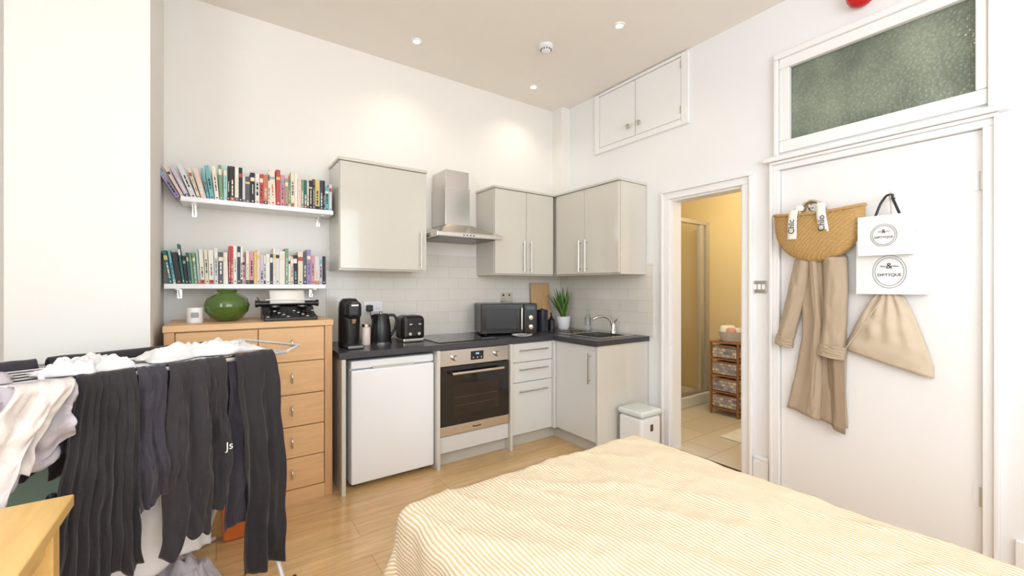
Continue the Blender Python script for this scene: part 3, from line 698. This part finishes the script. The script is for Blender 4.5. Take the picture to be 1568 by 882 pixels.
# ------------------------------------------------------------ table
t = grp('wooden_table')
box('top', (-1.25, -.315), (.55, 1.62), (.72, .752), M['oaky'], t, .004)
for x in (-1.21, -.39):
    for y in (.6, 1.53): box('leg', (x, x+.055), (y, y+.055), (0, .72), M['oaky'], t, .004)
box('apron_a', (-1.15, -.392), (1.55, 1.57), (.64, .72), M['oaky'], t); box('apron_b', (-.37, -.35), (.66, 1.528), (.64, .72), M['oaky'], t)
box('apron_c', (-1.15, -.392), (.61, .63), (.64, .72), M['oaky'], t); box('apron_d', (-1.2, -1.18), (.66, 1.528), (.64, .72), M['oaky'], t)

# ------------------------------------------------------------ clothes airer
A0 = Vector((-.55, 1.75, 0)); E = Vector((.895, .446, 0)); N = Vector((.446, -.895, 0)); ZR = 1.02
def AP(s_, n_, z): return A0+E*s_-N*n_+Vector((0, 0, z))
a = grp('clothes_airer'); wm = mat('airer_white_metal', (225, 225, 228), .35, .2); DP = .52
path('rim', [AP(-.12, 0, ZR), AP(.90, 0, ZR), AP(.90, DP, ZR), AP(-.12, DP, ZR)], .008, wm, a, cyclic=True)
for i in range(1, 8): path('line_%d' % i, [AP(-.12, DP*i/8, ZR), AP(.90, DP*i/8, ZR)], .003, wm, a)
for s_ in (.02, .84):
    path('leg', [AP(s_, .02, ZR-.02), AP(s_, DP+.06, .01)], .010, wm, a); path('leg', [AP(s_+.02, DP-.02, ZR-.02), AP(s_+.02, -.06, .01)], .010, wm, a)
path('foot_bar', [AP(.0, -.06, .015), AP(.90, -.06, .015)], .010, wm, a); path('foot_bar', [AP(.0, DP+.06, .015), AP(.90, DP+.06, .015)], .010, wm, a)
for s_ in (.02, .88): path('foot_cap', [AP(s_-.03, -.06, .015), AP(s_+.03, -.06, .015)], .014, M['black'], a)
path('wing', [AP(.90, 0, ZR), AP(.98, .02, ZR+.02), AP(.98, DP-.02, ZR+.02), AP(.90, DP, ZR)], .006, wm, a)
path('wing_l', [AP(-.12, 0, ZR), AP(-.38, .02, ZR-.05), AP(-.38, DP-.02, ZR-.05), AP(-.12, DP, ZR)], .007, wm, a)
path('brace', [AP(.86, .25, .52), AP(.90, .25, .52)], .016, M['black'], a)
def cloth(name, s0, s1, n_, bot, folds, amp, mt, flare=0., shift=0., back=.25, seed=0, parent=None, hem=.012, zt=None, wob=.012, warp=.10, over=.018):
    zt = zt or ZR+over
    def fn(u, v):
        if v < .3: t_ = (v-.3)/.3; side = -1
        else: t_ = (v-.3)/.7; side = 1
        m = abs(t_)
        sc = s0+(s1-s0)*u; mid = (s0+s1)/2
        b_ = bot(u) if callable(bot) else bot
        z = zt-m*(zt-b_) if side > 0 else zt-m*back
        sc = mid+(sc-mid)*(1+flare*m)+shift*m+wob*m*math.sin(m*6+seed)+.012*noise.noise(Vector((m*5, u*2, seed+20.)))*m
        uw = u+warp*noise.noise(Vector((u*3+seed*3.1, m*1.4, seed+30.)))
        ph = seed*1.7+folds*2*math.pi*uw
        a_ = amp*(.25+.75*m**.6)*(.6+1.0*abs(noise.noise(Vector((u*3.5, m*2.2, seed+40.)))*1.7))
        off = a_*(math.sin(ph)+.28*math.sin(ph*2.3+seed+m*2.5))
        off += .026*noise.noise(Vector((u*3, m*3.5, seed+5.)))*min(1, m*4)+.010*noise.noise(Vector((u*8, m*9, seed+9.)))*min(1, m*8)
        hm = hem*(math.sin(ph*.5+seed)+noise.noise(Vector((u*4, seed, 3.)))*1.5)*m
        sag = .004*noise.noise(Vector((u*6, seed, 0)))
        rad = .016+amp*.6
        # rise steeply off the bar so the cloth wraps over it
        wrapd = math.sqrt(min(1, m*14))
        o_n = -(rad*wrapd+off*min(1, .3+m*5)) if side > 0 else (rad*wrapd+off*min(1, .3+m*5))
        return AP(sc, n_+o_n, z+hm+sag)
    return grid(name, fn, max(30, int(folds*10)), 90, mt, parent, solid=.003)
cl = grp('black_pleated_skirt')
cloth('skirt', .215, .360, 0, lambda u: .40-.03*u, 8, .010, M['fblack'], flare=.62, shift=-.035, seed=1, parent=cl, warp=.03, wob=.004)
cl = grp('charcoal_shorts')
cloth('shorts', .365, .445, .0, lambda u: .55+.02*u, 2.2, .013, M['fnavy'], flare=.22, seed=2, parent=cl)
cl = grp('black_linen_trousers')
cloth('leg_a', .455, .575, -.002, lambda u: .33+.16*abs(u-.3), 1.7, .020, M['fblack2'], flare=.35, shift=-.012, seed=3, parent=cl, hem=.035)
cloth('leg_b', .55, .645, .006, lambda u: .40+.12*u, 1.4, .018, M['fblack2'], flare=.18, shift=.0, seed=4, parent=cl, hem=.035)
cl = grp('black_wide_trousers')
cloth('leg_front', .675, .835, -.006, lambda u: .15-.05*u, 1.8, .022, M['fblack'], flare=.10, shift=.045, seed=5, parent=cl, back=.4, wob=.02, over=.022)
cloth('leg_behind', .66, .77, .02, lambda u: .34, 1.6, .012, M['fnavy'], flare=.06, seed=6, parent=cl, over=.010)
cl = grp('pale_grey_shirt')
cloth('body', -.02, .205, -.006, lambda u: .70+.14*u, 2.4, .026, M['fgrey'], flare=.35, shift=-.05, seed=7, parent=cl, hem=.03)
cloth('sleeve', .08, .2, -.05, lambda u: .76, 1.6, .02, M['fcream'], flare=.2, shift=-.12, seed=8, parent=cl, back=.05, hem=.03)
cl = grp('white_cotton_top')
cloth('body', -.22, -.03, -.01, lambda u: .78+.05*u, 2.5, .022, M['fcream'], flare=.1, seed=9, parent=cl, hem=.02)
def heap(name, s0, s1, n0, n1, hgt, mt, seed, base=None):
    base = base or ZR+.008
    def fn(u, v):
        e = max(0, (1-(2*u-1)**4)*(1-(2*v-1)**4))
        p = AP(s0+(s1-s0)*u, n0+(n1-n0)*v, base)
        k_ = .5+.5*noise.noise(Vector((u*6, v*4, seed)))+.5*abs(noise.noise(Vector((u*14, v*9, seed+3))))
        z = hgt*e*max(.12, k_)
        p += Vector((noise.noise(Vector((u*4, v*4, seed+7)))*.04, noise.noise(Vector((u*4, v*4, seed+8)))*.04, z))
        return p
    grid(name, fn, 50, 34, mt, None, solid=.003)
heap('white_vest', .46, .89, .12, .33, .062, M['fwhite'], 1.)
heap('white_underwear', .17, .40, .08, .24, .058, M['fwhite'], 2.)
heap('grey_vest', -.10, .11, .10, .30, .045, M['fgrey'], 6.)
cl = grp('black_cardigan')
cloth('body', .26, .84, DP-.10, lambda u: .62, 5, .014, M['fblack'], seed=12, parent=cl, over=.035)
cl = grp('dark_jumper')
cloth('body', -.12, .24, DP-.06, lambda u: .64, 4, .014, M['fnavy'], seed=13, parent=cl, over=.03)
cl = grp('white_bath_towel')
cloth('towel', .30, .66, .16, lambda u: .24, 3, .014, M['fwhite'], seed=14, parent=cl, over=.004)
cl = grp('white_shirt')
cloth('shirt', .30, .60, .30, lambda u: .26, 3, .014, M['fcream'], seed=15, parent=cl, over=.004)
heap('laundry_pile', .26, .74, .08, .44, .20, M['fgrey'], 4., base=.035)
text('emblem', 'Js', tuple(AP(.625, -.075, .70)), .042, Matrix(((E.x, 0, N.x), (E.y, 0, N.y), (0, 1, 0))), M['whitep'], bpy.data.objects['black_linen_trousers'])
c = grp('teal_storage_cabinet'); teal = mat('teal_paint', (132, 168, 162), .5)
box('body', (-.72, -.36), (2.47, 2.72), (.04, .88), teal, c, .006)
box('top', (-.73, -.35), (2.455, 2.725), (.88, .90), teal, c, .004)
for i in range(3):
    box('drawer_%d' % i, (-.70, -.38), (2.458, 2.47), (.07+i*.27, .32+i*.27), teal, c, .004)
    lathe('knob_%d' % i, [(0, 0), (.012, 0), (.016, -.015), (0, -.022)], (-.54, 2.458, .2+i*.27), M['black'], c, axis='Y')
for x in (-.70, -.40):
    for y in (2.49, 2.68): box('foot', (x, x+.03), (y, y+.03), (0, .04), teal, c)
c = grp('orange_tote_bag')
om = fabric('orange_canvas', (226, 120, 52))
prism('bag', [(-.11, 0), (.11, 0), (.13, .30), (-.13, .30)], lambda p, t_: (.14+p[0], 2.62+.09*t_, p[1]+.001), om, c, .012)
path('strap', [(.08, 2.62, .29), (.09, 2.615, .42), (.19, 2.615, .42), (.20, 2.62, .29)], .007, om, c, smooth=True)

# ------------------------------------------------------------ bin
c = grp('pedal_bin'); pale = mat('white_bin_plastic', (236, 238, 238), .35)
box('body', (2.60, 2.835), (2.02, 2.245), (.01, .325), pale, c, .025)
box('lid', (2.593, 2.842), (2.012, 2.253), (.33, .375), mat('bin_lid', (216, 224, 223), .35), c, .02)
box('pedal', (2.69, 2.74), (1.985, 2.02), (.01, .022), M['darksteel'], c, .003)
box('emblem', (2.70, 2.73), (2.016, 2.0205), (.22, .27), M['darksteel'], c)

# ------------------------------------------------------------ things on the door
def hook(name, y, z):
    c = grp(name); lathe('plate', [(0, 0), (.014, 0), (.012, .006), (0, .008)], (XW+.004, y, z), M['chrome'], c, mtx=MX)
    path('hook', [(XW, y, z), (XW-.03, y, z-.01), (XW-.045, y, z+.012), (XW-.04, y, z+.03)], .005, M['chrome'], c, smooth=True); return c
hook('coat_hook', 1.075, 1.80); hook('coat_hook', .694, 1.80)
c = grp('straw_basket_bag')
yc, zt_, W_, Hh = 1.03, 1.755, .235, .285
def bag(front):
    def fn(u, v):
        s_ = 2*u-1; t_ = v
        hw = W_*math.sqrt(max(0, 1-(t_*.998)**2.9))
        th = (max(0, (1-abs(s_)**3)*(1-t_**3)))**.5
        z = zt_-t_*Hh+(.022*s_*s_)*(1-t_)
        return (XW-.062-(.055*th if front else -.03*th), yc-s_*hw, z)
    return fn
grid('front', bag(True), 40, 30, M['straw'], c); grid('back', bag(False), 40, 30, M['straw'], c)
SS = [i/12-1 for i in range(25)]
path('rim', [(XW-.062-.055*math.sqrt(max(0, 1-abs(s_)**3)), yc-s_*W_, zt_+.022*s_*s_) for s_ in SS], .010, M['straw'], c)
path('rim_back', [(XW-.062+.03*math.sqrt(max(0, 1-abs(s_)**3)), yc-s_*W_, zt_+.022*s_*s_) for s_ in SS], .010, M['straw'], c)
for dx in (-.09, -.04):
    path('ring_handle', [(XW+dx, yc+.02+.06*math.cos(q), zt_+.005+.075*math.sin(q)) for q in [math.pi*i/14 for i in range(15)]], .009, M['steel'] if dx < -.05 else M['straw'], c)
for i, (dy, ln, tl) in enumerate(((.095, .18, .02), (-.045, .15, -.008))):
    grid('ribbon_%d' % i, lambda u, v: (XW-.12-.007*math.sin(v*5)-.01*(1-v), yc+dy+(.5-u)*(.046+.006*v)+tl*v, zt_+.035-v*ln), 3, 14, M['whitep'], c, solid=.002)
    lathe('ribbon_knot_%d' % i, [(0, -.022), (.02, -.016), (.027, 0), (.02, .016), (0, .022)], (XW-.105, yc+dy*.8, zt_+.04), M['whitep'], c, 14)
    Rz = Matrix.Rotation(math.radians(90), 3, 'Z')
    text('ribbon_text_%d' % i, 'Chloé', (XW-.134, yc+dy+tl*.6, zt_-.055), .048, RW @ Rz, M['black'], c)
c = grp('trench_coat')
def panel(name, pts_l, pts_r, dpt, folds, amp, mt, seed, nb=24):
    def ip(pts, t_):
        f = t_*(len(pts)-1); i = min(int(f), len(pts)-2); f -= i
        return (pts[i][0]*(1-f)+pts[i+1][0]*f, pts[i][1]*(1-f)+pts[i+1][1]*f)
    def fn(u, v):
        l_, r_ = ip(pts_l, v), ip(pts_r, v)
        y = l_[0]*(1-u)+r_[0]*u; z = l_[1]*(1-u)+r_[1]*u
        rnd_ = math.sqrt(max(0, 1-(2*u-1)**2))
        off = dpt*(.35+.65*rnd_)+amp*math.sin(folds*2*math.pi*u+seed+v*1.2)*(.4+.6*v)+.008*noise.noise(Vector((u*4, v*8, seed)))
        return (XW-.006-max(.003, off), y, z)
    return grid(name, fn, nb, 36, mt, c, solid=.004)
panel('body', [(1.13, 1.50), (1.12, 1.30), (1.12, 1.0), (1.16, .75), (1.205, .545)], [(.91, 1.50), (.90, 1.30), (.895, 1.0), (.90, .70), (.89, .49)], .035, 2.5, .010, M['coat'], 1)
panel('front_flap', [(1.02, 1.50), (1.0, 1.2), (.985, .9), (.965, .50)], [(.92, 1.50), (.91, 1.2), (.905, .9), (.90, .455)], .055, 1.5, .006, M['coatd'], 2)
panel('front_edge', [(1.08, 1.5), (1.055, 1.1), (1.08, .7), (1.10, .53)], [(1.03, 1.5), (1.005, 1.1), (1.01, .7), (1.02, .51)], .062, 1, .004, M['coat'], 8)
panel('sleeve_l', [(1.155, 1.49), (1.19, 1.33), (1.235, 1.12), (1.268, .965)], [(1.06, 1.49), (1.09, 1.30), (1.14, 1.10), (1.175, .94)], .06, 1.3, .007, M['coat'], 3)
panel('cuff_l', [(1.262, 1.01), (1.275, .955)], [(1.165, .985), (1.17, .93)], .07, 1, .002, M['coat'], 4)
panel('sleeve_r', [(1.00, 1.49), (.995, 1.3), (1.0, 1.1), (1.025, .92)], [(.885, 1.49), (.88, 1.3), (.885, 1.1), (.905, .90)], .085, 1.3, .007, M['coat'], 5)
panel('cuff_r', [(1.018, .985), (1.035, .915)], [(.885, .965), (.895, .89)], .094, 1, .002, M['coat'], 6)
panel('collar', [(1.13, 1.62), (1.15, 1.48)], [(.95, 1.62), (.89, 1.48)], .04, 1.5, .008, M['coat'], 7)
def giftbag(name, y0, y1, z0, z1, x, dep, fold=False):
    c = grp(name)
    mk('bag', boxv((x-dep, x), (y0, y1), (z0, z1)), BF, M['white'], c, bevel=.003)
    yc_ = (y0+y1)/2; zc_ = (z0+z1)/2-(.0 if fold else .04)
    ry = (y1-y0)*.24; rz = (z1-z0)*.27
    for k_ in (1, .86): path('oval', [(x-dep-.001, yc_+ry*k_*math.cos(q), zc_+rz*k_*math.sin(q)) for q in [2*math.pi*i/40 for i in range(40)]], .0011, M['darksteel'], c, cyclic=True)
    text('crest', '~&~', (x-dep-.0015, yc_, zc_+rz*.35), rz*.5, RW, M['black'], c)
    text('lettering', 'DIPTYQUE', (x-dep-.0015, yc_, zc_-rz*.2), ry*.3, RW, M['black'], c)
    if fold: box('crease', (x-dep-.0012, x-dep), (y0+.002, y1-.002), (z0+.05, z0+.0515), M['carc'], c)
    return c
giftbag('paper_gift_bag', .548, .838, 1.275, 1.60, XW-.004, .06)
c = giftbag('paper_gift_bag', .592, .818, 1.485, 1.70, XW-.066, .045, True)
path('cord_handle', [(XW-.09, .745, 1.70), (XW-.08, .715, 1.785), (XW-.045, .694, 1.815), (XW-.08, .675, 1.785), (XW-.09, .645, 1.70)], .006, M['black'], c, smooth=True)
c = grp('drawstring_dust_bag')
grid('sack', lambda u, v: (
    XW-.01-(.05*math.sqrt(max(0, 1-(2*u-1)**2))*(.4+.6*math.sin(math.pi*min(1, v*.8+.1)))+.007*math.sin(u*26)*(1-v)+.010*noise.noise(Vector((u*5, v*5, 3)))),
    (.755*(1-u)+.655*u)*(1-min(1, v*1.15)**.75)+(.895*(1-u)+.53*u)*min(1, v*1.15)**.75,
    (1.275)*(1-v)+(.95*(1-u)+.845*u)*v), 40, 30, M['sack'], c, solid=.004)
path('drawstring', [(XW-.03, .90, .95), (XW-.05, .80, 1.12), (XW-.06, .72, 1.26)], .003, M['sack'], c, smooth=True)
path('cord', [(XW-.03, .70, 1.27), (XW-.02, .694, 1.5), (XW-.03, .694, 1.80)], .003, M['sack'], c)

# unseen pendant behind the camera, added to brighten walls and ceiling
g = grp('added_fill_pendant')
path('flex', [(.2, -.9, H), (.2, -.9, 2.62)], .004, M['white'], g)
lathe('rose', [(0, 0), (.05, 0), (.04, -.025), (0, -.03)], (.2, -.9, H), M['white'], g)
lathe('shade', [(.09, .16), (.14, .0)], (.2, -.9, 2.40), M['whitep'], g, caps=False)
L = bpy.data.lights.new('bulb', 'POINT'); L.energy = 56; L.color = (1, .91, .80); L.shadow_soft_size = .08  # fill light for the room, set inside the added pendant
o = bpy.data.objects.new('bulb', L); link(o, g); o.location = (.2, -.9, 2.5)

# ------------------------------------------------------------ lights & world
def area(name, loc, rot, sx_, sy_, e, col):
    L = bpy.data.lights.new(name, 'AREA'); L.shape = 'RECTANGLE'; L.size = sx_; L.size_y = sy_; L.energy = e; L.color = col
    o = bpy.data.objects.new(name, L); link(o); o.location = loc; o.rotation_euler = rot
area('window_daylight', (.8, -1.75, 1.8), (math.radians(96), 0, 0), 2.7, 1.9, 84, (.86, .93, 1.0))
area('window_daylight_side', (-1.75, -.1, 1.85), (math.radians(98), 0, math.radians(-90)), 1.5, 1.8, 50, (.87, .93, 1.0))
L = bpy.data.lights.new('bathroom_lamp', 'POINT'); L.energy = 27; L.color = (1, .87, .64); L.shadow_soft_size = .12
o = bpy.data.objects.new('bathroom_lamp', L); link(o); o.location = (3.8, 2.0, 2.4)
wd_ = bpy.data.worlds.new('world'); S.world = wd_; wd_.use_nodes = True
bg = wd_.node_tree.nodes['Background']; sky = wd_.node_tree.nodes.new('ShaderNodeTexSky')
try: sky.sky_type = 'NISHITA'; sky.sun_elevation = math.radians(40); sky.sun_disc = False
except Exception: pass
wd_.node_tree.links.new(sky.outputs[0], bg.inputs['Color']); bg.inputs['Strength'].default_value = .15

# ------------------------------------------------------------ camera
cd = bpy.data.cameras.new('camera'); cd.sensor_width = 36; cd.lens = 646/1568*36; cd.clip_start = .02
co = bpy.data.objects.new('camera', cd); link(co); co.location = (0, 0, 1.31)
co.rotation_euler = (math.radians(90), 0, -math.atan2(.5742, .8187)); S.camera = co
